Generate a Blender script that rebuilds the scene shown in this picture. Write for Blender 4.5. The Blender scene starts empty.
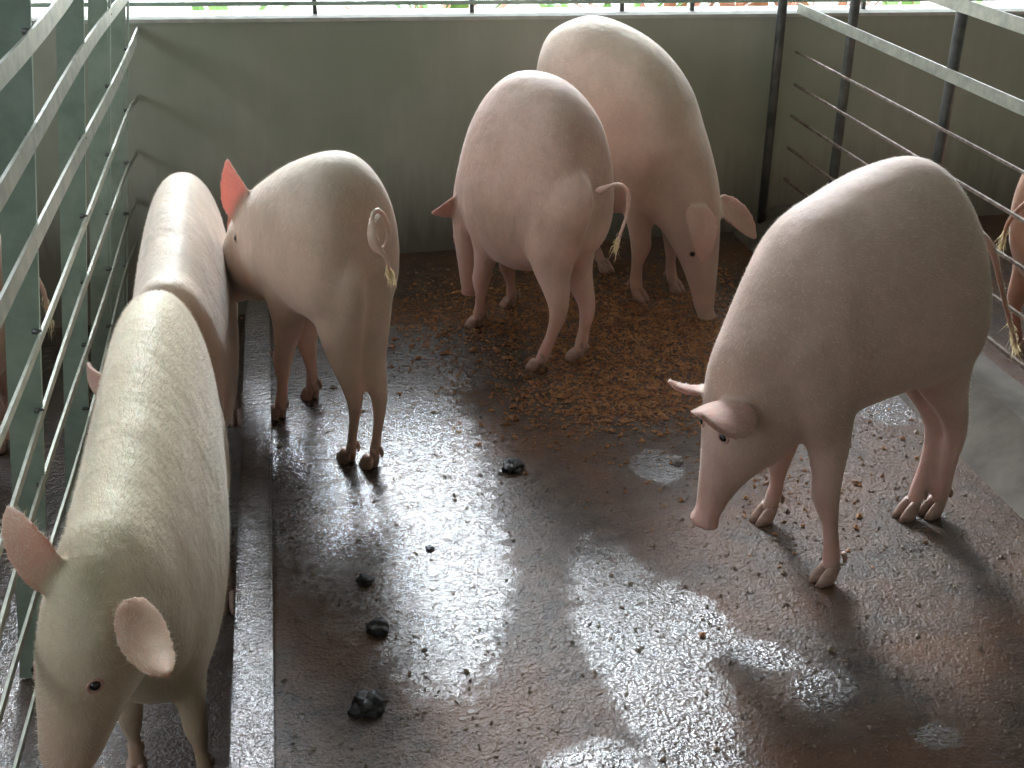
import bpy, bmesh, math, random
import numpy as np
from mathutils import Vector, Matrix, noise
from mathutils.bvhtree import BVHTree
random.seed(7); rng = np.random.default_rng(7)
sc = bpy.context.scene
col = sc.collection

# ---------------------------------------------------------------- camera
FPX = 1200.0; HORIZON = 614.0; CAM_H = 1.6
TH = math.atan(HORIZON / FPX)
YAW = math.atan((512 - 265) * math.cos(TH) / FPX)
cam_d = bpy.data.cameras.new('camera'); cam = bpy.data.objects.new('camera', cam_d); col.objects.link(cam)
cam_d.sensor_width = 36; cam_d.lens = 36 * FPX / 1024; cam_d.clip_start = 0.02
cam.location = (0, 0, CAM_H); cam.rotation_euler = (math.pi / 2 - TH, 0, -YAW)
sc.camera = cam
# ---------------------------------------------------------------- world, sun, exposure
SKY_BASE = 5.6; SKY_LOBE = 300.0
w = bpy.data.worlds.new('world'); sc.world = w; w.use_nodes = True
wn = w.node_tree; bg = wn.nodes['Background']
# overcast sky, brighter around the veiled sun beyond the back wall
_tc = wn.nodes.new('ShaderNodeTexCoord'); _dp = wn.nodes.new('ShaderNodeVectorMath'); _dp.operation = 'DOT_PRODUCT'
_el, _az = math.radians(33.0), math.radians(2.6)
_dp.inputs[1].default_value = (math.sin(_az) * math.cos(_el), math.cos(_az) * math.cos(_el), math.sin(_el))
wn.links.new(_tc.outputs['Generated'], _dp.inputs[0])
_m1 = wn.nodes.new('ShaderNodeMath'); _m1.operation = 'MAXIMUM'; _m1.inputs[1].default_value = 0; wn.links.new(_dp.outputs['Value'], _m1.inputs[0])
_m2 = wn.nodes.new('ShaderNodeMath'); _m2.operation = 'POWER'; _m2.inputs[1].default_value = 260; wn.links.new(_m1.outputs[0], _m2.inputs[0])
_m3 = wn.nodes.new('ShaderNodeMath'); _m3.operation = 'MULTIPLY_ADD'; _m3.inputs[1].default_value = SKY_LOBE; _m3.inputs[2].default_value = SKY_BASE; wn.links.new(_m2.outputs[0], _m3.inputs[0])
bg.inputs[0].default_value = (0.84, 0.92, 1.0, 1); wn.links.new(_m3.outputs[0], bg.inputs[1])
sun_d = bpy.data.lights.new('sun', 'SUN'); sun = bpy.data.objects.new('sun', sun_d); col.objects.link(sun)
sun_d.energy = 3.0; sun_d.angle = math.radians(1.0); sun_d.color = (1, .96, .88)
sun.rotation_euler = (math.radians(-24), math.radians(-8), 0)
sc.view_settings.view_transform = 'Standard'; sc.view_settings.look = 'None'
sc.view_settings.gamma = 1; sc.view_settings.use_curve_mapping = False
sc.view_settings.exposure = -0.32

# ---------------------------------------------------------------- measuring helpers (camera survey)
cF = Vector((math.sin(YAW) * math.cos(TH), math.cos(YAW) * math.cos(TH), -math.sin(TH)))
cR = Vector((math.cos(YAW), -math.sin(YAW), 0)); cU = cR.cross(cF)
CAM = Vector((0, 0, CAM_H))
def ray(x, y): return cF + cR * ((x - 512) / FPX) + cU * ((384 - y) / FPX)
def on_z(x, y, z=0.0):
    d = ray(x, y); return CAM + d * ((z - CAM_H) / d.z)
def on_plane(x, y, p, n):
    d = ray(x, y); n = Vector(n); return CAM + d * ((Vector(p) - CAM).dot(n) / d.dot(n))

# ---------------------------------------------------------------- materials
def new_mat(name):
    m = bpy.data.materials.new(name); m.use_nodes = True
    nt = m.node_tree; b = nt.nodes['Principled BSDF']
    return m, nt, b
def N(nt, t, **kw):
    n = nt.nodes.new(t)
    for k, v in kw.items():
        if k.startswith('i_'): n.inputs[k[2:].replace('_', ' ')].default_value = v
        else: setattr(n, k, v)
    return n
def noise_tex(nt, scale, detail=4, rough=.55, vec=None):
    n = N(nt, 'ShaderNodeTexNoise'); n.inputs['Scale'].default_value = scale
    n.inputs['Detail'].default_value = detail; n.inputs['Roughness'].default_value = rough
    if vec is not None: nt.links.new(vec, n.inputs['Vector'])
    return n
def ramp(nt, fac, stops):
    r = N(nt, 'ShaderNodeValToRGB'); e = r.color_ramp.elements
    while len(e) < len(stops): e.new(.5)
    for el, (p, c) in zip(e, stops):
        el.position = p; el.color = (*c, 1) if len(c) == 3 else c
    nt.links.new(fac, r.inputs[0]); return r
def mixc(nt, fac, a, b):
    m = N(nt, 'ShaderNodeMix', data_type='RGBA')
    for s, v in ((0, fac), (6, a), (7, b)):
        if hasattr(v, 'node'): nt.links.new(v, m.inputs[s])
        else: m.inputs[s].default_value = v if s == 0 else (*v, 1)
    return m.outputs[2]
def mathn(nt, op, a, b=None, clamp=False):
    m = N(nt, 'ShaderNodeMath', operation=op); m.use_clamp = clamp
    for i, v in enumerate((a, b)):
        if v is None: continue
        if hasattr(v, 'node'): nt.links.new(v, m.inputs[i])
        else: m.inputs[i].default_value = v
    return m.outputs[0]
def bump(nt, h, strength, dist, prev=None):
    b = N(nt, 'ShaderNodeBump'); b.inputs['Strength'].default_value = strength; b.inputs['Distance'].default_value = dist
    nt.links.new(h, b.inputs['Height'])
    if prev is not None: nt.links.new(prev, b.inputs['Normal'])
    return b.outputs[0]
def simple(name, c1, c2, scale, rough=.6, metal=0, bs=.3, bd=.002):
    m, nt, b = new_mat(name); tc = N(nt, 'ShaderNodeTexCoord').outputs['Object']
    n = noise_tex(nt, scale, 5, .6, tc)
    r = ramp(nt, n.outputs[0], [(.35, c1), (.65, c2)]); nt.links.new(r.outputs[0], b.inputs['Base Color'])
    b.inputs['Roughness'].default_value = rough; b.inputs['Metallic'].default_value = metal
    nt.links.new(bump(nt, n.outputs[0], bs, bd), b.inputs['Normal'])
    return m

def blob_mask(nt, xyz, blobs):
    """soft union of ellipses on the floor: stains and puddles with shapes of their own"""
    sx = N(nt, 'ShaderNodeSeparateXYZ'); nt.links.new(xyz, sx.inputs[0]); tot = None
    for (cx, cy, rx, ry, ang) in blobs:
        dx = mathn(nt, 'SUBTRACT', sx.outputs[0], cx); dy = mathn(nt, 'SUBTRACT', sx.outputs[1], cy)
        ca, sa = math.cos(ang), math.sin(ang)
        a = mathn(nt, 'ADD', mathn(nt, 'MULTIPLY', dx, ca / rx), mathn(nt, 'MULTIPLY', dy, sa / rx))
        b = mathn(nt, 'ADD', mathn(nt, 'MULTIPLY', dx, -sa / ry), mathn(nt, 'MULTIPLY', dy, ca / ry))
        q = mathn(nt, 'SUBTRACT', 1.0, mathn(nt, 'ADD', mathn(nt, 'MULTIPLY', a, a), mathn(nt, 'MULTIPLY', b, b)))
        tot = q if tot is None else mathn(nt, 'MAXIMUM', tot, q)
    return tot

def floor_material(name, wet_all=False):
    m, nt, b = new_mat(name)
    tc = N(nt, 'ShaderNodeTexCoord').outputs['Object']
    big = noise_tex(nt, 3.2, 4, .6, tc); mid = noise_tex(nt, 17, 5, .65, tc); peb = noise_tex(nt, 55, 4, .7, tc)
    fine = noise_tex(nt, 120, 3, .6, tc); grit = N(nt, 'ShaderNodeTexVoronoi'); grit.inputs['Scale'].default_value = 130
    nt.links.new(tc, grit.inputs['Vector'])
    vor2 = N(nt, 'ShaderNodeTexVoronoi'); vor2.inputs['Scale'].default_value = 48; nt.links.new(tc, vor2.inputs['Vector'])
    wob = mathn(nt, 'MULTIPLY', mathn(nt, 'SUBTRACT', mid.outputs[0], .5), 1.6)
    if wet_all: wet = mathn(nt, 'ADD', .8, wob, True)
    else:
        wm = blob_mask(nt, tc, WET)
        wet = mathn(nt, 'MULTIPLY', mathn(nt, 'ADD', mathn(nt, 'ADD', wm, mathn(nt, 'ADD', wob, mathn(nt, 'MULTIPLY', mathn(nt, 'SUBTRACT', peb.outputs[0], .5), 1.5))), .05), 1.8, True)
    c = mixc(nt, ramp(nt, mid.outputs[0], [(.35, (0,)*3), (.65, (1,)*3)]).outputs[0], (.04, .028, .022), (.11, .076, .056))
    br = ramp(nt, big.outputs[0], [(.42, (0,)*3), (.62, (1,)*3)]).outputs[0]
    c = mixc(nt, mathn(nt, 'MULTIPLY', br, .75), c, (.12, .055, .027))
    gr = ramp(nt, vor2.outputs['Distance'], [(.05, (1,)*3), (.3, (0,)*3)]).outputs[0]
    c = mixc(nt, mathn(nt, 'MULTIPLY', gr, .35), c, (.16, .11, .07))
    c = mixc(nt, mathn(nt, 'MULTIPLY', wet, .45), c, (.022, .02, .02))
    nt.links.new(c, b.inputs['Base Color'])
    r = mixc(nt, wet, (.44,)*3, (.09,)*3)
    nt.links.new(r, b.inputs['Roughness'])
    nt.links.new(mathn(nt, 'MULTIPLY_ADD', wet, .75), b.inputs['Specular IOR Level'])
    b.inputs['Specular IOR Level'].links[0].from_node.inputs[2].default_value = .22
    n1 = bump(nt, peb.outputs[0], .6, .008, bump(nt, mid.outputs[0], .12, .012))
    n2 = bump(nt, grit.outputs['Distance'], .4, .003, n1)
    n3 = bump(nt, fine.outputs[0], .4, .003, n2)
    nt.links.new(n3, b.inputs['Normal'])
    return m
# wet film where the floor was hosed and small puddles (x, y, rx, ry, angle)
WET = [(.12, 2.75, .34, .75, 0), (.2, 3.3, .5, .3, 0), (.24, 2.2, .17, .45, -.12), (.62, 1.82, .13, .46, .05), (.72, 1.93, .1, .16, .3), (.85, 2.55, .07, .09, 0), (.84, 1.80, .10, .05, -.5),
       (.93, 1.68, .08, .06, .6), (1.08, 1.52, .05, .04, 0), (1.57, 2.75, .1, .12, 0), (1.36, 3.5, .1, .14, 0), (.42, 1.55, .12, .07, .3)]
M = {}
M['floor'] = floor_material('wet_concrete_floor')
M['floor_wet'] = floor_material('hosed_concrete_floor', True)
def wall_material():
    m, nt, b = new_mat('cement_render_wall')
    tc = N(nt, 'ShaderNodeTexCoord').outputs['Object']
    mp = N(nt, 'ShaderNodeMapping'); mp.inputs['Scale'].default_value = (9, 9, 1.2); nt.links.new(tc, mp.inputs[0])
    st = noise_tex(nt, 2.5, 5, .6, mp.outputs[0]); bl = noise_tex(nt, 2.2, 4, .55, tc); fi = noise_tex(nt, 90, 3, .6, tc)
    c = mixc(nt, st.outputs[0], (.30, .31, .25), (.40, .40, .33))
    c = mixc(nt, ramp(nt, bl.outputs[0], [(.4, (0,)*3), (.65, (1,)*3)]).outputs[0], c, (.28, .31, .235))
    sx = N(nt, 'ShaderNodeSeparateXYZ'); nt.links.new(tc, sx.inputs[0])
    low = mathn(nt, 'ADD', mathn(nt, 'MULTIPLY', sx.outputs[2], -3.2), mathn(nt, 'ADD', mathn(nt, 'MULTIPLY', st.outputs[0], 1.2), .5), True)   # splash stain at the foot
    c = mixc(nt, mathn(nt, 'MULTIPLY', low, .8), c, (.085, .07, .05))
    nt.links.new(c, b.inputs['Base Color']); b.inputs['Roughness'].default_value = .7
    nt.links.new(bump(nt, fi.outputs[0], .25, .002, bump(nt, st.outputs[0], .2, .004)), b.inputs['Normal'])
    return m
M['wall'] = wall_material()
M['cap'] = simple('wall_cap_cement', (.38, .38, .34), (.5, .5, .45), 20, .7)
M['ledge'] = M['floor_wet']
M['kerb'] = simple('pale_kerb_concrete', (.08, .066, .052), (.14, .118, .094), 9, .9, 0, .4, .006)
M['green_metal'] = simple('green_grey_painted_steel', (.24, .31, .25), (.34, .41, .34), 14, .5, .3)
M['pale_metal'] = simple('worn_galvanised_bar', (.26, .27, .22), (.40, .40, .32), 25, .45, .35)
M['dark_metal'] = simple('dark_steel_post', (.06, .065, .06), (.13, .13, .12), 18, .45, .5)
M['rusty'] = simple('rusty_rod', (.12, .08, .06), (.3, .25, .2), 40, .6, .4)
M['roof'] = simple('corrugated_sheet', (.2, .2, .19), (.3, .3, .28), 4, .6, .3)
M['dung'] = simple('dark_dung', (.012, .012, .014), (.03, .028, .026), 60, .45, 0, .8, .006)
M['stone'] = simple('grey_stone', (.16, .15, .14), (.28, .26, .24), 50, .5)
M['feed'] = simple('feed_meal', (.20, .08, .03), (.36, .17, .065), 30, .7)
M['crumb'] = simple('floor_crumbs', (.10, .07, .045), (.24, .17, .11), 30, .5)
M['yard'] = simple('sunlit_yard', (.55, .55, .45), (.75, .72, .62), 3, .9)
M['leaf'] = simple('green_leaf', (.10, .26, .06), (.25, .45, .10), 6, .5)
M['stem'] = simple('red_brown_stem', (.28, .09, .04), (.42, .2, .1), 6, .6)
M['hoof'] = simple('horn', (.30, .19, .15), (.44, .29, .23), 60, .5)
M['eye'] = simple('dark_eye', (.01, .008, .008), (.02, .015, .012), 20, .08, 0, 0)
M['lid'] = simple('eyelid_skin', (.45, .25, .2), (.52, .30, .25), 60, .6)

def skin_material(name, base, upfacing, pink, dirt, dirt_amt, sheen=.35):
    m, nt, b = new_mat(name)
    tc = N(nt, 'ShaderNodeTexCoord').outputs['Object']
    at = lambda s: N(nt, 'ShaderNodeAttribute', attribute_name=s).outputs['Fac']
    big = noise_tex(nt, 4.5, 4, .6, tc); fi = noise_tex(nt, 38, 4, .65, tc)
    mp = N(nt, 'ShaderNodeMapping'); mp.inputs['Scale'].default_value = (60, 60, 14); nt.links.new(tc, mp.inputs[0])
    hair = noise_tex(nt, 4, 3, .6, mp.outputs[0])
    c = mixc(nt, at('upfacing'), base, upfacing)
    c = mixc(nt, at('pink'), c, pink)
    c = mixc(nt, mathn(nt, 'MULTIPLY', ramp(nt, fi.outputs[0], [(.4, (0,)*3), (.7, (1,)*3)]).outputs[0], .35), c, tuple(v * .8 for v in base))
    dm = ramp(nt, big.outputs[0], [(.42, (0,)*3), (.66, (1,)*3)]).outputs[0]
    c = mixc(nt, mathn(nt, 'MULTIPLY', dm, dirt_amt), c, dirt)
    c = mixc(nt, at('dirt'), c, dirt)
    c = mixc(nt, at('dark'), c, (.10, .06, .05))
    nt.links.new(c, b.inputs['Base Color'])
    b.inputs['Roughness'].default_value = .58; b.inputs['Specular IOR Level'].default_value = .3
    b.inputs['Sheen Weight'].default_value = sheen; b.inputs['Sheen Roughness'].default_value = .35
    b.inputs['Sheen Tint'].default_value = (1, .96, .88, 1)
    b.inputs['Subsurface Weight'].default_value = .12; b.inputs['Subsurface Scale'].default_value = .02
    fold = noise_tex(nt, 9, 3, .5, tc)
    nt.links.new(bump(nt, fi.outputs[0], .5, .004, bump(nt, hair.outputs[0], .25, .004, bump(nt, fold.outputs[0], .5, .02))), b.inputs['Normal'])
    tr = N(nt, 'ShaderNodeBsdfTranslucent'); tr.inputs[0].default_value = (.95, .44, .38, 1)
    mx = N(nt, 'ShaderNodeMixShader'); nt.links.new(mathn(nt, 'MULTIPLY', at('ear'), .45), mx.inputs[0])
    nt.links.new(b.outputs[0], mx.inputs[1]); nt.links.new(tr.outputs[0], mx.inputs[2])
    nt.links.new(mx.outputs[0], nt.nodes['Material Output'].inputs[0])
    return m
def hair_material(name, c):
    m, nt, b = new_mat(name); b.inputs['Base Color'].default_value = (*c, 1); b.inputs['Roughness'].default_value = .5
    tr = N(nt, 'ShaderNodeBsdfTranslucent'); tr.inputs[0].default_value = (*c, 1)
    mx = N(nt, 'ShaderNodeMixShader'); mx.inputs[0].default_value = .4
    nt.links.new(b.outputs[0], mx.inputs[1]); nt.links.new(tr.outputs[0], mx.inputs[2])
    nt.links.new(mx.outputs[0], nt.nodes['Material Output'].inputs[0]); return m
M['hair'] = hair_material('white_bristle', (.80, .70, .58))
M['tuft'] = hair_material('yellowed_tail_tuft', (.75, .62, .38))

# ---------------------------------------------------------------- mesh helpers
def mesh_obj(name, bm, mat, parent=None, smooth=False):
    me = bpy.data.meshes.new(name); bm.to_mesh(me); bm.free(); me.materials.append(mat)
    if smooth: me.polygons.foreach_set('use_smooth', [True] * len(me.polygons))
    o = bpy.data.objects.new(name, me); col.objects.link(o)
    if parent: o.parent = parent
    return o
def add_box(bm, a, b):
    a = Vector(a); b = Vector(b); r = bmesh.ops.create_cube(bm, size=1)
    for v in r['verts']: v.co = Vector([(a[i] + b[i]) / 2 + v.co[i] * (b[i] - a[i]) for i in range(3)])
    return r['verts']
def add_bar(bm, p, q, wx, wy, up=(0, 0, 1)):
    """rectangular bar from p to q; wx across, wy along 'up'"""
    p = Vector(p); q = Vector(q); d = (q - p); L = d.length; d.normalize()
    s = d.cross(Vector(up)); s.normalize(); u = s.cross(d)
    vs = [bm.verts.new(e + s * (sx * wx / 2) + u * (sy * wy / 2)) for e in (p, q) for sx, sy in ((-1, -1), (1, -1), (1, 1), (-1, 1))]
    for f in ((0, 1, 2, 3), (7, 6, 5, 4), (0, 4, 5, 1), (1, 5, 6, 2), (2, 6, 7, 3), (3, 7, 4, 0)): bm.faces.new([vs[i] for i in f])
def add_rings(bm, rings):
    vr = [[bm.verts.new(p) for p in r] for r in rings]; n = len(vr[0])
    for a, b in zip(vr, vr[1:]):
        for i in range(n): bm.faces.new((a[i], a[(i + 1) % n], b[(i + 1) % n], b[i]))
    bm.faces.new(list(reversed(vr[0]))); bm.faces.new(vr[-1])
def catmull(pts, sub):
    P = [np.array(p, float) for p in pts]; P = [2 * P[0] - P[1]] + P + [2 * P[-1] - P[-2]]; out = []
    for i in range(1, len(P) - 2):
        for k in range(sub):
            t = k / sub; a, b, c, d = P[i - 1:i + 3]
            out.append(.5 * (2 * b + (c - a) * t + (2 * a - 5 * b + 4 * c - d) * t * t + (3 * b - a - 3 * c + d) * t ** 3))
    out.append(P[-2]); return out
def add_tube(bm, pts, n=10, sub=5):
    """pts: (x,y,z,r)"""
    S = catmull(pts, sub); rings = []; ref = Vector((.3, .1, 1)).normalized()
    for i, s in enumerate(S):
        a = Vector(S[max(i - 1, 0)][:3]); b = Vector(S[min(i + 1, len(S) - 1)][:3]); t = (b - a).normalized()
        u = (ref - t * ref.dot(t)).normalized(); ref = u; v = t.cross(u); c = Vector(s[:3]); r = max(s[3], .0008)
        rings.append([c + u * (math.cos(k * 2 * math.pi / n) * r) + v * (math.sin(k * 2 * math.pi / n) * r) for k in range(n)])
    add_rings(bm, rings)
def tag(o, label=None, cat=None, group=None, kind=None):
    for k, v in (('label', label), ('category', cat), ('group', group), ('kind', kind)):
        if v: o[k] = v
    return o
def empty(name, loc, rz=0):
    o = bpy.data.objects.new(name, None); o.empty_display_size = .1; col.objects.link(o); o.location = loc; o.rotation_euler = (0, 0, rz); return o

# ================================================================ SETTING
CH = -0.20                                                         # floor of the sunken feeding channel and the left pen
def struct(name, bm, mat, label=None): return tag(mesh_obj(name, bm, mat), label, kind='structure')
bm = bmesh.new(); add_box(bm, (-.128, -3, -.3), (3.6, 4.2, 0)); struct('floor', bm, M['floor'])
bm = bmesh.new(); add_box(bm, (-3.2, -3, CH - .1), (-.205, 4.2, CH)); struct('floor', bm, M['floor_wet'])
bm = bmesh.new(); vs = add_box(bm, (-.205, -3, -.3), (-.128, 4.2, .05))
bmesh.ops.bevel(bm, geom=[e for e in bm.edges], offset=.006, segments=2, affect='EDGES'); struct('trim_1', bm, M['ledge'])
def wall_top(x): return .862 - .023 * (x + .5)
bm = bmesh.new(); v = add_box(bm, (-3.2, 4.2, -.3), (3.6, 4.34, 1))
for q in v:
    if q.co.z > .5: q.co.z = wall_top(q.co.x)
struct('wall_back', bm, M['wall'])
bm = bmesh.new(); v = add_box(bm, (-3.2, 4.192, 0), (3.6, 4.35, 1))
for q in v: q.co.z = wall_top(q.co.x) + (.012 if q.co.z > .5 else 0)
struct('trim_2', bm, M['cap'])
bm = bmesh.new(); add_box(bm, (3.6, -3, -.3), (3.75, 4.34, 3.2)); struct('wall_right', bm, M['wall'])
bm = bmesh.new(); add_box(bm, (-3.35, -3, -.3), (-3.2, 4.34, 1.9)); struct('wall_left', bm, M['wall'])  # unseen side wall, raised to narrow the light coming from the left
bm = bmesh.new(); add_box(bm, (-3.35, -3.15, -.3), (3.75, -3, 3.9)); struct('wall_front_added', bm, M['wall'])  # unseen wall added behind the camera to cut the frontal fill light
# corrugated roof
bm = bmesh.new(); nx = 160; rows = []
for yy, zz in ((-3.2, 3.7), (5.3, 3.05)):
    rows.append([[bm.verts.new((-3.8 + 8 * i / nx, yy, zz + dz + .02 * math.cos(i * math.pi / 2.0))) for i in range(nx + 1)] for dz in (0, .01)])
for i in range(nx):
    for k in (0, 1): bm.faces.new((rows[0][k][i], rows[0][k][i + 1], rows[1][k][i + 1], rows[1][k][i]))
struct('ceiling', bm, M['roof'])
bm = bmesh.new(); add_box(bm, (-40, 4.34, -.5), (40, 60, -.3)); struct('floor', bm, M['yard'])
# kerb under the right fence: a worn concrete strip with a sloping inner side
bm = bmesh.new(); ks = [(1.64, 0.0), (1.80, .095), (1.90, .10), (1.90, -.05), (1.64, -.05)]
add_rings(bm, [[Vector((x, y, z)) for x, z in ks] for y in (-3, 4.2)]); struct('trim_3', bm, M['kerb'])

# ---------------------------------------------------------------- fences
def fence_left():
    root = empty('railing_fence', (-.66, 2.2, CH)); tag(root, 'green-grey steel railing fence with flat bars, left of the sunken channel', 'fence')
    inv = lambda p: Vector(p) - Vector(root.location)
    fx = lambda z: -.66 + (z - CH) * .145                           # the fence leans inward
    zs = [1.20, 1.02, .83, .64, .47, .30, .12, -.06]
    for y, wd in ((2.24, .062), (2.92, .055), (3.45, .05), (3.95, .045), (1.45, .06)):
        b_ = bmesh.new(); z1 = 1.45; y1 = y
        add_bar(b_, inv((fx(CH) - .010, y, CH)), inv((fx(z1) - .010, y1, z1)), wd, .006, (0, 1, 0))
        add_bar(b_, inv((fx(CH) + .02, y + .0, CH)), inv((fx(z1) + .02, y1, z1)), .006, .012, (0, 1, 0))
        # L-shaped angle iron: broad flange faces the camera, narrow flange catches light
        p = mesh_obj('post', b_, M['green_metal'], root)
        for z in zs:
            r_ = bmesh.new(); add_tube(r_, [(*inv((fx(z) + .01, y - .012, z)), .0055), (*inv((fx(z) + .024, y - .012, z)), .0055), (*inv((fx(z) + .028, y - .012, z)), .002)], 8, 1)
            mesh_obj('bolt', r_, M['dark_metal'], p, True)
    for k, z in enumerate(zs):
        b_ = bmesh.new(); n = 14; pts = []
        y0, y1 = (.9, 4.19); h = (.034 if k < 3 else .016); t = .006
        for i in range(n + 1):
            y = y0 + (y1 - y0) * i / n; dz = .012 * math.sin(y * 2.3 + k * 1.7) - (.03 * max(0, y - 3.9) / .3 if k > 2 else 0)
            pts.append(Vector((fx(z) + .027 + .004 * math.sin(y * 3 + k), y, z + dz)))
        rings = [[inv(p) + Vector((sx * t / 2, 0, sz * h / 2)) for sx, sz in ((-1, -1), (1, -1), (1, 1), (-1, 1))] for p in pts]
        add_rings(b_, rings); mesh_obj('rail', b_, M['pale_metal'], root)
    return root
fence_left()
def fence_right():
    root = empty('railing_fence', (1.83, 3.0, .1)); tag(root, 'dark post railing fence on the kerb right of the pen', 'fence')
    inv = lambda p: Vector(p) - Vector(root.location); X = 1.82
    for y in (4.15, 3.79, 3.13, 2.2):
        b_ = bmesh.new(); xx = X + .015 if y < 4 else 1.735; add_tube(b_, [(*inv((xx, y, z)), .017) for z in (.09 if y < 4 else .05, .5, 1.0, 1.5)], 12, 2)
        p = mesh_obj('post', b_, M['dark_metal'], root, True)
    for z, h, t, m, ya, yb, c in ((.84, .034, .006, 'pale_metal', 1.4, 4.19, 0), (1.03, .036, .006, 'pale_metal', 1.4, 4.19, 0), (.69, .007, .007, 'rusty', 1.4, 4.17, .0),
                            (.575, .008, .008, 'rusty', 1.4, 4.15, .0), (.46, .008, .008, 'rusty', 1.4, 4.15, 0), (.34, .008, .008, 'rusty', 1.4, 4.15, 0), (.22, .010, .010, 'rusty', 1.4, 4.15, 0)):
        b_ = bmesh.new(); add_bar(b_, inv((X - .008, ya, z)), inv((X - .008, yb, z)), t, h); mesh_obj('rail', b_, M[m], root)
    return root
fence_right()
def wall_railing():
    root = empty('wall_railing', (1.0, 4.27, .85)); tag(root, 'thin grey steel railing on top of the back wall', 'railing')
    inv = lambda p: Vector(p) - Vector(root.location)
    b_ = bmesh.new(); add_bar(b_, inv((-3.1, 4.27, wall_top(-3.1) + .05)), inv((3.5, 4.27, wall_top(3.5) + .045)), .02, .014); mesh_obj('rail', b_, M['green_metal'], root)
    b_ = bmesh.new(); add_bar(b_, inv((-3.1, 4.27, wall_top(-3.1) + .2)), inv((3.5, 4.27, wall_top(3.5) + .2)), .02, .014); mesh_obj('rail', b_, M['green_metal'], root)
    for px in (-2.2, -1.2, 0.10, .64, 1.18, 1.44, 2.1, 2.9):
        b_ = bmesh.new(); add_bar(b_, inv((px, 4.27, wall_top(px) + .01)), inv((px, 4.27, wall_top(px) + .24)), .014, .014, (0, 1, 0)); mesh_obj('baluster', b_, M['dark_metal'], root)
wall_railing()

# ---------------------------------------------------------------- plants beyond the wall
def plant(x, y, h, seed, red, label):
    r = random.Random(seed); root = empty('leafy_plant', (x, y, -.3)); tag(root, label, 'plant', 'plants beyond the back wall')
    for kind in ('stem', 'leaf'):
        b_ = bmesh.new()
        for k in range(14 if kind == 'leaf' else 6):
            a = r.uniform(0, 6.28); L = h * r.uniform(.7, 1.05); sp = r.uniform(.1, .35) * (1 if kind == 'leaf' else .4)
            d = Vector((math.cos(a), math.sin(a), 0)); s = Vector((-d.y, d.x, 0)); wd = .03 + .04 * r.random(); rr = []
            for i in range(7):
                t = i / 6; c = d * (sp * t * t * 2) + Vector((0, 0, L * (t - .25 * t * t * t)))
                if kind == 'leaf':
                    q = wd * math.sin(math.pi * min(1, .08 + t * .9)); rr.append([c - s * q, c + d * .004, c + s * q, c + Vector((0, 0, .006)) - d * .004])
                else: rr.append([c + (s * math.cos(j * 1.57) + d * math.sin(j * 1.57)) * (.009 * (1.1 - t)) for j in range(4)])
            add_rings(b_, rr)
        mesh_obj(kind if kind == 'stem' else 'leaves', b_, M['stem' if (kind == 'stem' or red) else 'leaf'], root)
for i, (x, y, h, red, lab) in enumerate(((-.35, 6.3, .86, 0, 'green leafy plant beyond the back wall, seen through the left railing fence'),
        (.62, 6.0, .90, 1, 'red-brown stemmed plant beyond the back wall above the middle pig'),
        (.85, 6.4, .95, 0, 'green plant beyond the back wall left of the tallest pig back'),
        (1.5, 5.8, .92, 0, 'green plant beyond the back wall above the tallest pig back'),
        (1.95, 6.2, .95, 1, 'red-brown plant beyond the back wall near its right corner post'),
        (2.3, 5.9, .92, 1, 'red-brown plant beyond the back wall between two dark fence posts'),
        (2.75, 6.0, .93, 1, 'red-brown plant beyond the back wall right of the second dark post'),
        (3.1, 5.7, .93, 0, 'green plant beyond the back wall at the top right corner'))):
    plant(x, y, h * 1.45, i, red, lab)

# ================================================================ PIGS
def ring_of(A, B, lat, w, n=28, e=2.25):
    c = (A + B) / 2; h = (A - B) / 2; out = []
    for k in range(n):
        t = 2 * math.pi * k / n; cs, sn = math.cos(t), math.sin(t)
        ce = math.copysign(abs(cs) ** (2 / e), cs); se = math.copysign(abs(sn) ** (2 / e), sn)
        out.append(c + h * se + lat * (ce * w * (1 - .08 * se)))
    return out
def run_mods(bm, name, mods):
    me = bpy.data.meshes.new(name); bm.to_mesh(me); bm.free()
    o = bpy.data.objects.new(name, me); col.objects.link(o)
    for t, kw in mods:
        m = o.modifiers.new(t, t)
        for k, v in kw.items(): setattr(m, k, v)
    dg = bpy.context.evaluated_depsgraph_get(); dg.update()
    out = bpy.data.meshes.new_from_object(o.evaluated_get(dg)); bpy.data.objects.remove(o); return out

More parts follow.
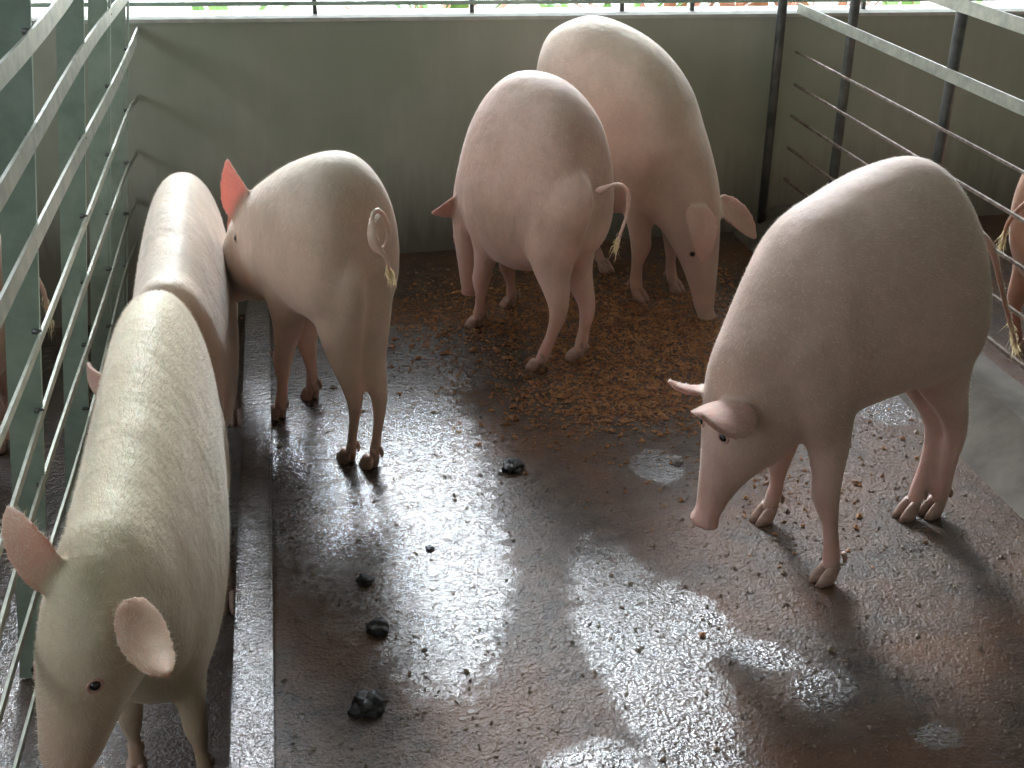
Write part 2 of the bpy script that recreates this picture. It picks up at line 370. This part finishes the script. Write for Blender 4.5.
LEG = {'hind': [(-.22, .045, .03, 0), (-.12, .09, .058, 0), (0, .112, .070, 0), (.22, .104, .064, .015), (.42, .068, .046, .0), (.55, .043, .035, -.03), (.66, .030, .025, -.045), (.8, .0215, .0195, -.028), (.92, .023, .0215, -.008), (1, .022, .021, .004)],
       'fore': [(-.2, .04, .03, 0), (-.1, .075, .05, 0), (0, .100, .066, 0), (.2, .085, .062, 0), (.4, .055, .044, -.012), (.56, .036, .033, -.004), (.66, .034, .031, .006), (.8, .0205, .0195, 0), (.92, .0225, .0215, .002), (1, .022, .021, .010)]}
class Pig:
    def __init__(s, name_label, origin, heading, floor=0.0, mat='skin_a', group=None):
        s.floor = floor; s.c = Vector((origin[0], origin[1], floor)); h = Vector((heading[0], heading[1], 0)).normalized()
        s.h = h; s.l = Vector((-h.y, h.x, 0)); s.label = name_label; s.mat = mat
        s.st = []; s.legs = []; s.ears = []; s.tail = None; s.eyes = []; s.extra = []; s.glow = .35; s.pointed = False; s.disc = .034
    def W(s, u, v, z): return s.c + s.h * u + s.l * v + Vector((0, 0, z))    # local to world
    def px(s, x, y, v=0.0): return on_plane(x, y, s.c + s.l * v, s.l)
    # station by measured outline (top pixel, bottom pixel) on the pig's own mid plane, or by local numbers
    def S(s, tx, ty, bx, by, w, v=0.0, yaw=0): s.st.append((s.px(tx, ty, v), s.px(bx, by, v), w, yaw))
    def L(s, ut, zt, ub, zb, w, v=0.0, yaw=0): s.st.append((s.W(ut, v, zt), s.W(ub, v, zb), w, yaw))
    def leg(s, kind, top, foot, scale=1.0): s.legs.append((kind, Vector(top), Vector(foot), scale))
    def build(s, voxel=.0075, bristles=5000, eye_at=None, hair_len=.011, tuft=True):
        bm = bmesh.new()
        flat = [np.array([*a, *b, w, yw]) for a, b, w, yw in s.st]
        rings = []
        for q in catmull(flat, 6):
            lat = Matrix.Rotation(math.radians(q[7]), 3, 'Z') @ s.l
            rings.append(ring_of(Vector(q[:3]), Vector(q[3:6]), lat, max(q[6], .004)))
        add_rings(bm, rings)
        for kind, T, F, k in s.legs:
            F2 = F + Vector((0, 0, .028)); rr = []
            pts = [np.array([*(T.lerp(F2, t) + s.h * (d * k)), a * k, b * k]) for t, a, b, d in LEG[kind]]
            for q in catmull(pts, 4):
                c = Vector(q[:3]); rr.append([c + s.h * (math.cos(j * math.pi / 8) * q[3]) + s.l * (math.sin(j * math.pi / 8) * q[4]) for j in range(16)])
            add_rings(bm, list(reversed(rr)))
        for c, r in s.extra:
            g = bmesh.ops.create_icosphere(bm, subdivisions=3, radius=1)
            for v in g['verts']: v.co = Vector(c) + s.h * (v.co.x * r[0]) + s.l * (v.co.y * r[1]) + Vector((0, 0, v.co.z * r[2]))
        core = run_mods(bm, 'core', [('REMESH', dict(mode='VOXEL', voxel_size=voxel)), ('SMOOTH', dict(factor=.6, iterations=16))])
        core_bvh = BVHTree.FromPolygons([v.co.copy() for v in core.vertices], [tuple(q.vertices) for q in core.polygons])
        bm = bmesh.new(); bm.from_mesh(core)
        earpts = []
        for base, tip, wd, nrm, cup in s.ears:
            base = Vector(base); tip = Vector(tip); ax = tip - base; nrm = Vector(nrm); nrm = (nrm - ax * (nrm.dot(ax) / ax.length_squared)).normalized()
            side = ax.normalized().cross(nrm); rr = []
            for i in range(15):
                t = i / 14; prof = [.62, .8, .94, 1, 1.01, .99, .95, .89, .81, .72, .61, .49, .36, .22, .06][i] if s.pointed else [.6, .78, .93, 1, 1.02, 1.02, 1, .96, .91, .84, .75, .64, .50, .34, .10][i]
                c = base + ax * t + nrm * (ax.length * .16 * math.sin(t * 2.6)); wv = wd / 2 * prof; th = .0092 * (1 - .35 * t); rg = []
                for j in range(16):
                    a = j * math.pi / 8; q = math.cos(a); rg.append(c + side * (q * wv) + nrm * (math.sin(a) * th + cup * wv * q * q))
                rr.append(rg); earpts.append((c, wv + .012, t))
            add_rings(bm, rr)
        e0 = (s.st[-1][0] + s.st[-1][1]) / 2; e1 = (s.st[-4][0] + s.st[-4][1]) / 2; nd = (e0 - e1).normalized(); nu = s.l.cross(nd).normalized()
        rr = []
        for a_, q in ((-.030, .8), (-.012, .92), (-.004, 1.06), (.004, 1.06), (.009, .93)):
            rr.append([e0 + nd * a_ + s.l * (math.cos(j * math.pi / 10) * s.disc * q) + nu * (math.sin(j * math.pi / 10) * s.disc * .82 * q) for j in range(20)])
        add_rings(bm, rr); s.nose = (e0 + nd * .0095, nd, nu)
        if s.tail: add_tube(bm, [(*p, r) for p, r in s.tail], 8, 6)
        bmesh.ops.recalc_face_normals(bm, faces=bm.faces)
        me = run_mods(bm, 'body', [('REMESH', dict(mode='VOXEL', voxel_size=.0052)), ('SMOOTH', dict(factor=.5, iterations=5))])
        nv = len(me.vertices); co = np.empty(nv * 3); me.vertices.foreach_get('co', co); co = co.reshape(-1, 3)
        nr = np.empty(nv * 3); me.vertices.foreach_get('normal', nr); nr = nr.reshape(-1, 3)
        ear = np.zeros(nv); pink = np.zeros(nv); dark = np.zeros(nv); dirt = np.zeros(nv)
        for c, r, t in earpts:
            d = np.linalg.norm(co - np.array(c), axis=1); e = np.clip((r + .01 - d) / .012, 0, 1) * min(1, t * 3); ear = np.maximum(ear, e)
        for i_ in np.nonzero(ear > 0)[0]:
            hit = core_bvh.find_nearest(Vector(co[i_]), .03)
            if hit[0] is not None: ear[i_] *= min(1, max(0, (hit[3] - .003) / .015))
        end = (s.st[-1][0] + s.st[-1][1]) / 2
        d = np.linalg.norm(co - np.array(end), axis=1); pink = np.clip((.22 - d) / .2, 0, 1) * .9
        z = co[:, 2] - s.floor
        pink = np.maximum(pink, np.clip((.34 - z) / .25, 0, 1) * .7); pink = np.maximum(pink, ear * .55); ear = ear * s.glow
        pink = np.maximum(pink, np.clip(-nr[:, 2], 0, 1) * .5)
        upfacing = np.clip((nr[:, 2] - .2) / .7, 0, 1) * (1 - pink)  # paler skin tone wherever the surface faces upward
        dirt = np.clip((.06 - z) / .06, 0, 1) * .5
        for (p, r, k) in getattr(s, 'marks', []):
            d = np.linalg.norm(co - np.array(p), axis=1); dark = np.maximum(dark, np.clip((r - d) / (r * .5), 0, 1) * k)
        me.transform(Matrix.Translation(-s.c))
        for nm, arr in (('ear', ear), ('pink', np.clip(pink, 0, 1)), ('upfacing', upfacing), ('dirt', dirt), ('dark', dark)):
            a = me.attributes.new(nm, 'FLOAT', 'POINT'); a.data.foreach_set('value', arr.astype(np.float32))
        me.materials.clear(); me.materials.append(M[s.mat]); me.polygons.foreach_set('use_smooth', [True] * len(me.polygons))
        body = bpy.data.objects.new('pig', me); col.objects.link(body); body.location = s.c
        tag(body, s.label, 'pig')
        lo = lambda p: Vector(p) - s.c
        # cloven hooves
        for kind, T, F, k in s.legs:
            b_ = bmesh.new()
            for sd in (-1, 1):
                rr = []
                for t, a, b in ((0, .024, .0125), (.35, .023, .0122), (.75, .019, .011), (1, .014, .009)):
                    c = lo(F) + s.h * (.016 + .010 - .02 * t) + s.l * (sd * .0118 * k) + Vector((0, 0, .001 + .042 * t))
                    rr.append([c + s.h * (math.cos(j * math.pi / 6) * a * (1.25 if math.cos(j * math.pi / 6) > 0 else .8)) + s.l * (math.sin(j * math.pi / 6) * b) for j in range(12)])
                add_rings(b_, rr)
            mesh_obj('hoof', b_, M['hoof'], body, True)
            b_ = bmesh.new()
            for sd in (-1, 1):
                c = lo(F) - s.h * .019 + s.l * (sd * .011) + Vector((0, 0, .055)); add_tube(b_, [(*(c + Vector((0, 0, .015)) + s.h * .008), .006), (*c, .006), (*(c - Vector((0, 0, .012))), .003)], 8, 2)
            mesh_obj('dewclaw', b_, M['hoof'], body, True)
        bv = BVHTree.FromPolygons([v.co.copy() for v in me.vertices], [tuple(p.vertices) for p in me.polygons])
        for (p, direction) in s.eyes:
            p = lo(p); dr = Vector(direction).normalized(); hit = bv.ray_cast(p + dr * .5, -dr, .6)
            if hit[0] is None: continue
            b_ = bmesh.new(); g = bmesh.ops.create_icosphere(b_, subdivisions=3, radius=.0095)
            for v in g['verts']: v.co += hit[0] - hit[1] * .004
            eo = mesh_obj('eye', b_, M['eye'], body, True)
            b_ = bmesh.new(); n_ = hit[1]; t1 = n_.orthogonal().normalized(); t2 = n_.cross(t1)
            fr = hit[0] - n_ * .001; R0 = []
            for i in range(20):
                a = i * math.pi / 10; cc = fr + t1 * (math.cos(a) * .0115) + t2 * (math.sin(a) * .0095); od = (cc - fr).normalized()
                R0.append([cc + od * (math.cos(j * 1.2566) * .0032) + n_ * (math.sin(j * 1.2566) * .0032) for j in range(5)])
            vr = [[b_.verts.new(q) for q in r] for r in R0]
            for i in range(20):
                for j in range(5): b_.faces.new((vr[i][j], vr[(i + 1) % 20][j], vr[(i + 1) % 20][(j + 1) % 5], vr[i][(j + 1) % 5]))
            mesh_obj('eyelid', b_, M['lid'], body, True)
        e0, nd, nu = s.nose
        for sd in (-1, 1):
            b_ = bmesh.new(); cc = lo(e0) + s.l * (sd * s.disc * .42); g = bmesh.ops.create_icosphere(b_, subdivisions=2, radius=1)
            for v in g['verts']: v.co = cc + s.l * (v.co.x * .0052) + nu * (v.co.y * .0065) + nd * (v.co.z * .0015)
            mesh_obj('nostril', b_, M['eye'], body, True)
        # coat of short bristles lying towards the rump
        cl = co - np.array(s.c)
        wgt = np.clip(nr[:, 2] * .8 + .45, .12, 1) * np.clip((z - .18) / .2, .0, 1); wgt = wgt / wgt.sum()
        idx = rng.choice(nv, size=bristles, p=wgt); pos = cl[idx] + rng.normal(0, .0025, (bristles, 3)) ; nn = nr[idx]
        pos -= nn * (np.einsum('ij,ij->i', pos - cl[idx], nn))[:, None] + nn * .001
        flow = -np.array(s.h) * .9 + np.array((0, 0, -.5)) + rng.normal(0, .3, (bristles, 3))
        flow -= nn * np.einsum('ij,ij->i', flow, nn)[:, None]; flow /= np.linalg.norm(flow, axis=1)[:, None]
        ln = hair_len * rng.uniform(.6, 1.25, bristles)[:, None]; sd = np.cross(nn, flow) * .00032
        V = np.stack([pos - sd, pos + sd, pos + (flow * .85 + nn * .45) * ln], 1).reshape(-1, 3)
        hm = bpy.data.meshes.new('coat'); hm.from_pydata(V.tolist(), [], [(3 * i, 3 * i + 1, 3 * i + 2) for i in range(bristles)]); hm.materials.append(M['hair'])
        ho = bpy.data.objects.new('coat', hm); col.objects.link(ho); ho.parent = body; ho['kind'] = 'stuff'
        if s.tail and tuft:
            b_ = bmesh.new(); (p0, r0), (p1, r1) = s.tail[-2], s.tail[-1]; d = (Vector(p1) - Vector(p0)).normalized()
            for k in range(60):
                t = random.random(); p = lo(Vector(p0).lerp(Vector(p1), t)); off = Vector([random.gauss(0, .005) for _ in range(3)])
                q = p + off + d * .02; e = p + d * random.uniform(.03, .06) * tuft + Vector([random.gauss(0, .009) for _ in range(3)]) + Vector((0, 0, -.012))
                sdv = d.cross(Vector((random.random(), random.random(), .3))).normalized() * .0011
                vs = [b_.verts.new(x) for x in (p - sdv, p + sdv, q + sdv, q - sdv, e)]; b_.faces.new(vs[:4]); b_.faces.new((vs[3], vs[2], vs[4]))
            mesh_obj('tail_tuft', b_, M['tuft'], body)
        return body

M['skin_a'] = skin_material('pale_pig_skin', (.60, .44, .35), (.72, .61, .49), (.64, .37, .31), (.30, .23, .16), .4)
M['skin_b'] = skin_material('yellowish_pig_skin', (.58, .46, .33), (.68, .60, .43), (.60, .37, .28), (.34, .26, .15), .4)
M['skin_c'] = skin_material('pinkish_pig_skin', (.60, .41, .34), (.70, .54, .46), (.64, .35, .30), (.32, .22, .15), .45)
M['skin_d'] = skin_material('reddish_brown_pig_skin', (.50, .26, .17), (.58, .40, .31), (.45, .2, .15), (.24, .12, .07), .6)

# --- right pig
p = Pig('large pale pig at right sniffing the floor, side on, snout down and both ears forward', (1.22, 2.17), (-.96, -.28), mat='skin_c')
p.S(963, 255, 967, 290, .02); p.S(958, 207, 964, 325, .08); p.S(944, 174, 953, 352, .12); p.S(922, 157, 932, 372, .145); p.S(880, 168, 880, 386, .16)
p.S(835, 193, 838, 402, .155); p.S(795, 222, 805, 420, .145); p.S(764, 268, 788, 428, .118); p.S(738, 320, 778, 442, .102); p.S(717, 368, 768, 455, .088)
p.S(711, 412, 742, 472, .071); p.S(707, 448, 728, 490, .050); p.S(703, 480, 719, 506, .038); p.S(700, 502, 713, 520, .033); p.S(699, 514, 710, 526, .030)
pw = p.px
p.leg('fore', pw(815, 345, .07), on_z(832, 578) ); p.leg('fore', pw(800, 350, -.09), on_z(771, 518))
p.leg('hind', pw(945, 290, .06), on_z(938, 512), 1.0); p.leg('hind', pw(935, 290, -.07), on_z(913, 514), 1.0)
p.ears = [(pw(722, 384, -.075), pw(668, 376, -.13), .095, p.h * .8 + Vector((0, 0, -.6)), .3), (pw(746, 405, .07), pw(702, 408, .12), .12, p.h * .6 + Vector((0, 0, -.7)) , .3)]
p.tail = [(pw(978, 235), .016), (pw(992, 250), .010), (pw(1000, 280), .008), (pw(1008, 315), .007), (pw(1016, 345), .006)]
e_ = pw(723, 438, .05); p.eyes = [(e_, CAM - e_), (pw(712, 428, 0), -p.l)]
p.marks = [(pw(962, 294, .10), .016, .6), (pw(975, 290, .08), .014, .6), (pw(985, 292, .05), .012, .5)]
p.build(bristles=14000, tuft=1.0)

# --- third pig from the left, seen from behind
p = Pig('pale pig with curled tail seen from behind, beside the ledge, one pink ear up', (.03, 2.85), (-.5, .87), mat='skin_a')
p.S(367, 245, 369, 280, .03); p.S(364, 208, 368, 315, .085); p.S(355, 174, 361, 328, .118); p.S(334, 151, 342, 325, .132); p.S(302, 158, 312, 305, .132)
p.S(280, 172, 290, 300, .125); p.S(262, 186, 272, 300, .105); p.S(250, 202, 260, 298, .088); p.S(240, 224, 248, 300, .072); p.S(230, 247, 238, 303, .055); p.S(221, 270, 229, 305, .042); p.S(216, 282, 223, 304, .036)
pw = p.px
p.leg('fore', pw(290, 250, .06), on_z(282, 420), .95); p.leg('fore', pw(296, 250, -.07), on_z(315, 401), .95)
p.leg('hind', pw(338, 284, .045), on_z(352, 464), .80); p.leg('hind', pw(366, 278, -.055), on_z(375, 470), .80)
p.ears = [(pw(254, 224, .05), pw(230, 157, .07), .105, p.l * .8 - p.h * .5, .25), (pw(236, 240, -.06), pw(226, 200, -.09), .08, -p.l + p.h, .25)]
c0 = pw(386, 232)
bk = -p.h
rp = lambda x, y, off=0.0: on_plane(x, y, p.c - p.h * (.315 + off), p.h)
tl = [(372, 222, .02), (370, 236, .03), (376, 250, .035), (386, 246, .035), (388, 228, .03), (381, 212, .03), (373, 214, .03), (374, 232, .045), (380, 248, .05), (387, 262, .05), (390, 272, .05)]
p.tail = [(rp(378, 212, -.03), .013)] + [(rp(x, y, o_), .0085 - .0003 * i) for i, (x, y, o_) in enumerate(tl)]
e_ = pw(236, 238, .05); p.eyes = [(e_, CAM - e_), (pw(238, 240, 0), -p.l)]; p.glow = 1.0; p.pointed = True
p.build(bristles=9000, tuft=.6)

# --- middle pig
p = Pig('pinkish pig in the middle seen from behind, thin looped tail, head down facing the wall', (.67, 3.33), (-.55, .835), mat='skin_c')
p.S(592, 175, 594, 205, .03); p.S(589, 135, 594, 245, .09); p.S(577, 102, 584, 258, .125); p.S(552, 77, 562, 266, .142); p.S(522, 70, 532, 270, .145)
p.S(502, 82, 512, 262, .138); p.S(487, 106, 498, 248, .122); p.S(475, 140, 490, 238, .10); p.S(466, 172, 486, 234, .085); p.S(462, 200, 484, 240, .075); p.S(461, 225, 481, 256, .062); p.S(463, 258, 478, 278, .045); p.S(465, 285, 477, 296, .036)
pw = p.px
p.leg('fore', pw(490, 190, .07), on_z(479, 329), 1.0); p.leg('fore', pw(500, 200, -.08), on_z(513, 309), .95)
p.leg('hind', pw(560, 200, .065), on_z(541, 372), 1.0); p.leg('hind', pw(568, 205, -.06), on_z(580, 362), 1.0)
p.ears = [(pw(466, 196, .055), pw(432, 210, .10), .09, -p.h, .2), (pw(466, 196, -.06), pw(446, 202, -.13), .09, -p.h, .2)]
rp = lambda x, y, off=0.0: on_plane(x, y, p.c - p.h * (.30 + off), p.h)
tl = [(610, 186, .02), (621, 185, .05), (628, 195, .06), (627, 214, .065), (621, 232, .065), (617, 244, .06)]
p.tail = [(rp(598, 192, -.02), .014)] + [(rp(x, y, o_), .008 - .0004 * i) for i, (x, y, o_) in enumerate(tl)]
p.eyes = [(pw(466, 235, 0), p.l), (pw(466, 235, 0), -p.l)]
p.marks = [(rp(596, 182), .028, .85), (rp(600, 203), .03, .55), (rp(602, 215), .03, .5)]
p.build(bristles=7000, tuft=.5)

# --- back pig
p = Pig('tallest cream pink pig by the back wall, head lowered into the spilled feed', (1.02, 3.72), (.68, -.73), mat='skin_a')
p.S(546, 60, 548, 130, .03); p.S(550, 38, 553, 170, .10); p.S(562, 24, 566, 195, .145); p.S(592, 15, 592, 210, .165); p.S(630, 29, 618, 212, .165)
p.S(660, 52, 638, 212, .155); p.S(683, 85, 650, 214, .145); p.S(697, 122, 660, 220, .12); p.S(708, 155, 670, 232, .10); p.S(716, 190, 678, 248, .085)
p.S(717, 225, 686, 265, .073); p.S(716, 262, 692, 285, .055); p.S(714, 290, 696, 303, .044); p.S(713, 306, 700, 317, .036); p.S(711, 314, 703, 321, .03)
pw = p.px
p.leg('fore', pw(650, 150, -.08), on_z(634, 299), 1.1); p.leg('fore', pw(672, 155, .09), on_z(670, 290), 1.0)
p.leg('hind', pw(575, 130, -.08), on_z(571, 286), 1.05); p.leg('hind', pw(585, 130, .08), on_z(600, 270), 1.0)
p.ears = [(pw(696, 206, -.07), pw(700, 264, -.12), .105, p.h * .8 - p.l * .6, .3), (pw(716, 200, .07), pw(753, 240, .13), .09, p.h * 1. - p.l * .2, .3)]
p.eyes = [(pw(703, 248, 0), p.l), (pw(703, 248, 0), -p.l)]
p.tail = [(pw(550, 60), .012), (pw(540, 75), .009), (pw(536, 95), .007), (pw(534, 110), .006)]
p.build(bristles=7000, tuft=.5)

# --- front left pig in the channel, walking towards the camera
def channel_pig(label, x, y, k, mat, headturn, bristles, head):
    p = Pig(label, (x, y), (0, -1), floor=CH, mat=mat); hx = head[0] * .005
    def L(ut, zt, ub, zb, w, v=0, yw=0): p.L(ut, zt * k, ub, zb, w, v, yw)
    L(-.50, .62, -.50, .50, .03); L(-.48, .72, -.46, .38, .070); L(-.40, .80, -.38, .28, .104); L(-.22, .845, -.21, .20, .118); L(-.02, .83, -.02, .17, .125)
    L(.16, .80, .16, .19, .123, hx * .3); L(.30, .78, .28, .24, .116, hx * .7); L(.40, .77, .34, .32, .104, hx)
    for (ut, zt, ub, zb, w, v, yw) in head[1]: L(ut, zt, ub, zb, w, v, yw)
    W = p.W
    p.leg('hind', W(-.32, .052, .50), W(-.34, .075, 0), .95); p.leg('hind', W(-.32, -.062, .50), W(-.38, -.08, 0), .95)
    p.leg('fore', W(.24, .03, .42), W(.27, .05, 0), .85); p.leg('fore', W(.24, -.07, .42), W(.2, -.09, 0), .85)
    return p
A_head = (-4, [(.47, .765, .38, .37, .098, -.03, -8), (.55, .73, .40, .43, .090, -.045, -12), (.61, .66, .42, .46, .092, -.053, -14), (.628, .59, .455, .46, .080, -.068, -14), (.635, .52, .50, .44, .064, -.085, -14), (.635, .455, .54, .40, .050, -.102, -14), (.635, .42, .56, .385, .038, -.108, -14)])
p = channel_pig('pale yellowish pig at front left walking towards the viewer in the channel', -.325, 2.10, 1, 'skin_b', -14, 24000, A_head)
W = p.W
p.ears = [(on_z(60, 590, .50), on_z(12, 508, .58), .070, p.h * .8 + Vector((0, 0, .3)), .25), (on_z(130, 600, .50), on_z(167, 670, .475), .078, p.h * .7 + p.l * .3 + Vector((0, 0, -.3)), .3)]
p.glow = .6; e_ = on_z(95, 686, .42); p.eyes = [(e_, CAM - e_), (W(.56, -.06, .57), -p.l - p.h * .1)]
p.tail = [(W(-.49, 0, .58), .013), (W(-.53, .0, .56), .009), (W(-.55, .02, .50), .008), (W(-.55, .03, .44), .006)]
p.build(bristles=26000, hair_len=.013, tuft=.7)
B_head = (0, [(.42, .62, .35, .28, .10, 0, 0), (.46, .52, .36, .24, .09, 0, 0), (.47, .42, .37, .20, .076, 0, 0), (.47, .30, .38, .14, .056, 0, 0), (.46, .20, .39, .09, .045, 0, 0), (.45, .11, .41, .05, .036, 0, 0)])
p = channel_pig('pale pig in the channel behind the front left one, only its rounded back in view', -.325, 3.04, .97, 'skin_a', 0, 12000, B_head)
W = p.W
p.ears = [(on_z(116, 392, .36), on_z(94, 362, .38), .07, p.h + Vector((0, 0, -.1)), .3), (on_z(198, 392, .30), on_z(219, 391, .30), .06, p.h + Vector((0, 0, -.2)), .3)]
p.tail = [(W(-.49, 0, .58), .013), (W(-.53, .0, .56), .009), (W(-.55, .02, .50), .008), (W(-.55, .03, .44), .006)]
p.build(bristles=12000, tuft=.6)

# --- neighbours in the next pens
def plain_pig(label, origin, heading, floor, mat, k=1.0, bristles=4000, tailup=0):
    p = Pig(label, origin, heading, floor=floor, mat=mat); L = lambda a, b, c, d, w, v=0: p.L(a * k, b * k, c * k, d * k, w * k, v)
    L(-.48, .60, -.48, .50, .03); L(-.46, .69, -.45, .38, .09); L(-.38, .76, -.37, .28, .135); L(-.22, .79, -.21, .24, .15); L(0, .785, 0, .21, .155)
    L(.18, .775, .17, .22, .15); L(.31, .76, .29, .27, .135); L(.42, .70, .36, .34, .112); L(.50, .64, .42, .34, .094); L(.58, .55, .48, .30, .078); L(.63, .44, .53, .26, .058); L(.67, .35, .58, .22, .045); L(.68, .29, .62, .20, .036)
    W = lambda u, v, z: p.W(u * k, v * k, z * k)
    p.leg('hind', W(-.32, .075, .50), W(-.30, .09, 0), 1.05 * k); p.leg('hind', W(-.32, -.075, .50), W(-.36, -.09, 0), 1.05 * k)
    p.leg('fore', W(.24, .075, .45), W(.27, .075, 0), 1.05 * k); p.leg('fore', W(.24, -.075, .45), W(.2, -.08, 0), 1.05 * k)
    p.ears = [(W(.50, -.07, .60), W(.58, -.16, .60), .09, p.h + Vector((0, 0, -.4)), .3), (W(.50, .07, .60), W(.58, .16, .60), .09, p.h + Vector((0, 0, -.4)), .3)]
    p.tail = [(W(-.47, 0, .58), .013), (W(-.52, .0, .57), .009), (W(-.54, .02, .52), .008), (W(-.54, .03, .45), .006)]
    p.eyes = [(W(.57, 0, .46), p.l), (W(.57, 0, .46), -p.l)]
    p.build(bristles=bristles); return p
plain_pig('reddish brown pig behind the right fence, only its rump in view', (2.42, 3.02), (.95, .3), 0.0, 'skin_d', .92, 4000)
plain_pig('pinkish pig at the far left edge behind the green railing fence', (-1.25, 3.15), (-.97, -.2), CH, 'skin_c', 1.0, 4000)

# ================================================================ SMALL THINGS ON THE FLOOR
def lump(name, px, py, r, sq, seed, mat, label, cat, z=0.0, tall=.7):
    c = on_z(px, py, z); b_ = bmesh.new(); g = bmesh.ops.create_icosphere(b_, subdivisions=4, radius=1)
    for v in g['verts']:
        n = noise.noise(v.co * 1.6 + Vector((seed, 0, 0))) * .35 + noise.noise(v.co * 4.5 + Vector((0, seed, 0))) * .18
        q = v.co * (1 + n); v.co = Vector((q.x * r * sq, q.y * r, max(q.z * r * tall, -r * .3 * tall)))
    zz = min(v.co.z for v in b_.verts)
    for v in b_.verts: v.co.z -= zz
    o = mesh_obj(name, b_, M[mat], None, True); o.location = c; o.rotation_euler = (0, 0, seed * 1.3); return tag(o, label, cat)
G = 'dung lumps on the wet floor'
for a in (('dung_lump', 513, 468, .026, 1.25, 1, 'dung', 'dark dung lump alone in the middle of the floor', 'dung'),
          ('dung_lump', 430, 549, .009, 1.1, 2, 'dung', 'tiny dark dung bit right of the leg reflections', 'dung'),
          ('dung_lump', 365, 582, .019, .9, 3, 'dung', 'upper dark dung lump in front of the rear hooves of the curly tailed pig', 'dung'),
          ('dung_lump', 378, 630, .024, .95, 4, 'dung', 'middle of the three dark dung lumps below the leg reflections', 'dung'),
          ('dung_lump', 368, 707, .032, 1.0, 5, 'dung', 'largest dark dung lump, nearest to the viewer beside the ledge', 'dung'),
          ('stone', 676, 462, .016, 1.2, 6, 'stone', 'small grey stone in a puddle between the middle pig and the right pig', 'stone')):
    o = lump(*a)
    if a[0] == 'dung_lump': o['group'] = G
def grains(name, mat, n, sampler, size, label, cat):
    V, Fc = [], []
    oc = np.array([(1, 0, 0), (-1, 0, 0), (0, 1, 0), (0, -1, 0), (0, 0, 1), (0, 0, -1)], float); fi = [(0, 2, 4), (2, 1, 4), (1, 3, 4), (3, 0, 4), (2, 0, 5), (1, 2, 5), (3, 1, 5), (0, 3, 5)]
    for k in range(n):
        x, y, z0 = sampler(); s_ = size * rng.lognormal(0, .45); a = rng.uniform(0, 6.28); R_ = np.array([[math.cos(a), -math.sin(a), 0], [math.sin(a), math.cos(a), 0], [0, 0, 1]])
        p_ = (oc * rng.uniform(.6, 1.3, (6, 1)) * np.array([1.2, .8, .6]) * s_) @ R_.T; p_[:, 2] += z0 + s_ * .35; p_[:, :2] += (x, y)
        b0 = len(V); V.extend(p_.tolist()); Fc.extend([tuple(b0 + i for i in f) for f in fi])
    me = bpy.data.meshes.new(name); me.from_pydata(V, [], Fc); me.materials.append(M[mat]); o = bpy.data.objects.new(name, me); col.objects.link(o)
    return tag(o, label, cat, kind='stuff')
def s_feed():
    while True:
        c = [(.95, 3.25, .38, .3), (1.1, 3.55, .42, .3), (.65, 3.6, .45, .3), (1.25, 3.2, .28, .4), (.85, 2.95, .3, .2), (1.1, 2.7, .4, .5)][min(5, int(rng.integers(31)) // 6)]
        x = rng.normal(c[0], c[2] * .6); y = rng.normal(c[1], c[3] * .6)
        if x < 1.7 and y < 4.18: return x, y, 0
def s_crumb():
    x = rng.uniform(-.12, 1.68); y = rng.uniform(1.3, 4.18); return x, y, 0
def s_ledge(): return rng.uniform(-.23, -.14), rng.uniform(1.2, 3.9), .045
grains('spilled_feed', 'feed', 18000, s_feed, .0038, 'orange brown feed grains spilled over the floor around the middle pigs', 'feed')
grains('floor_crumbs', 'crumb', 9000, s_crumb, .0024, 'small brown crumbs of dung and feed scattered over the wet floor', 'crumbs')
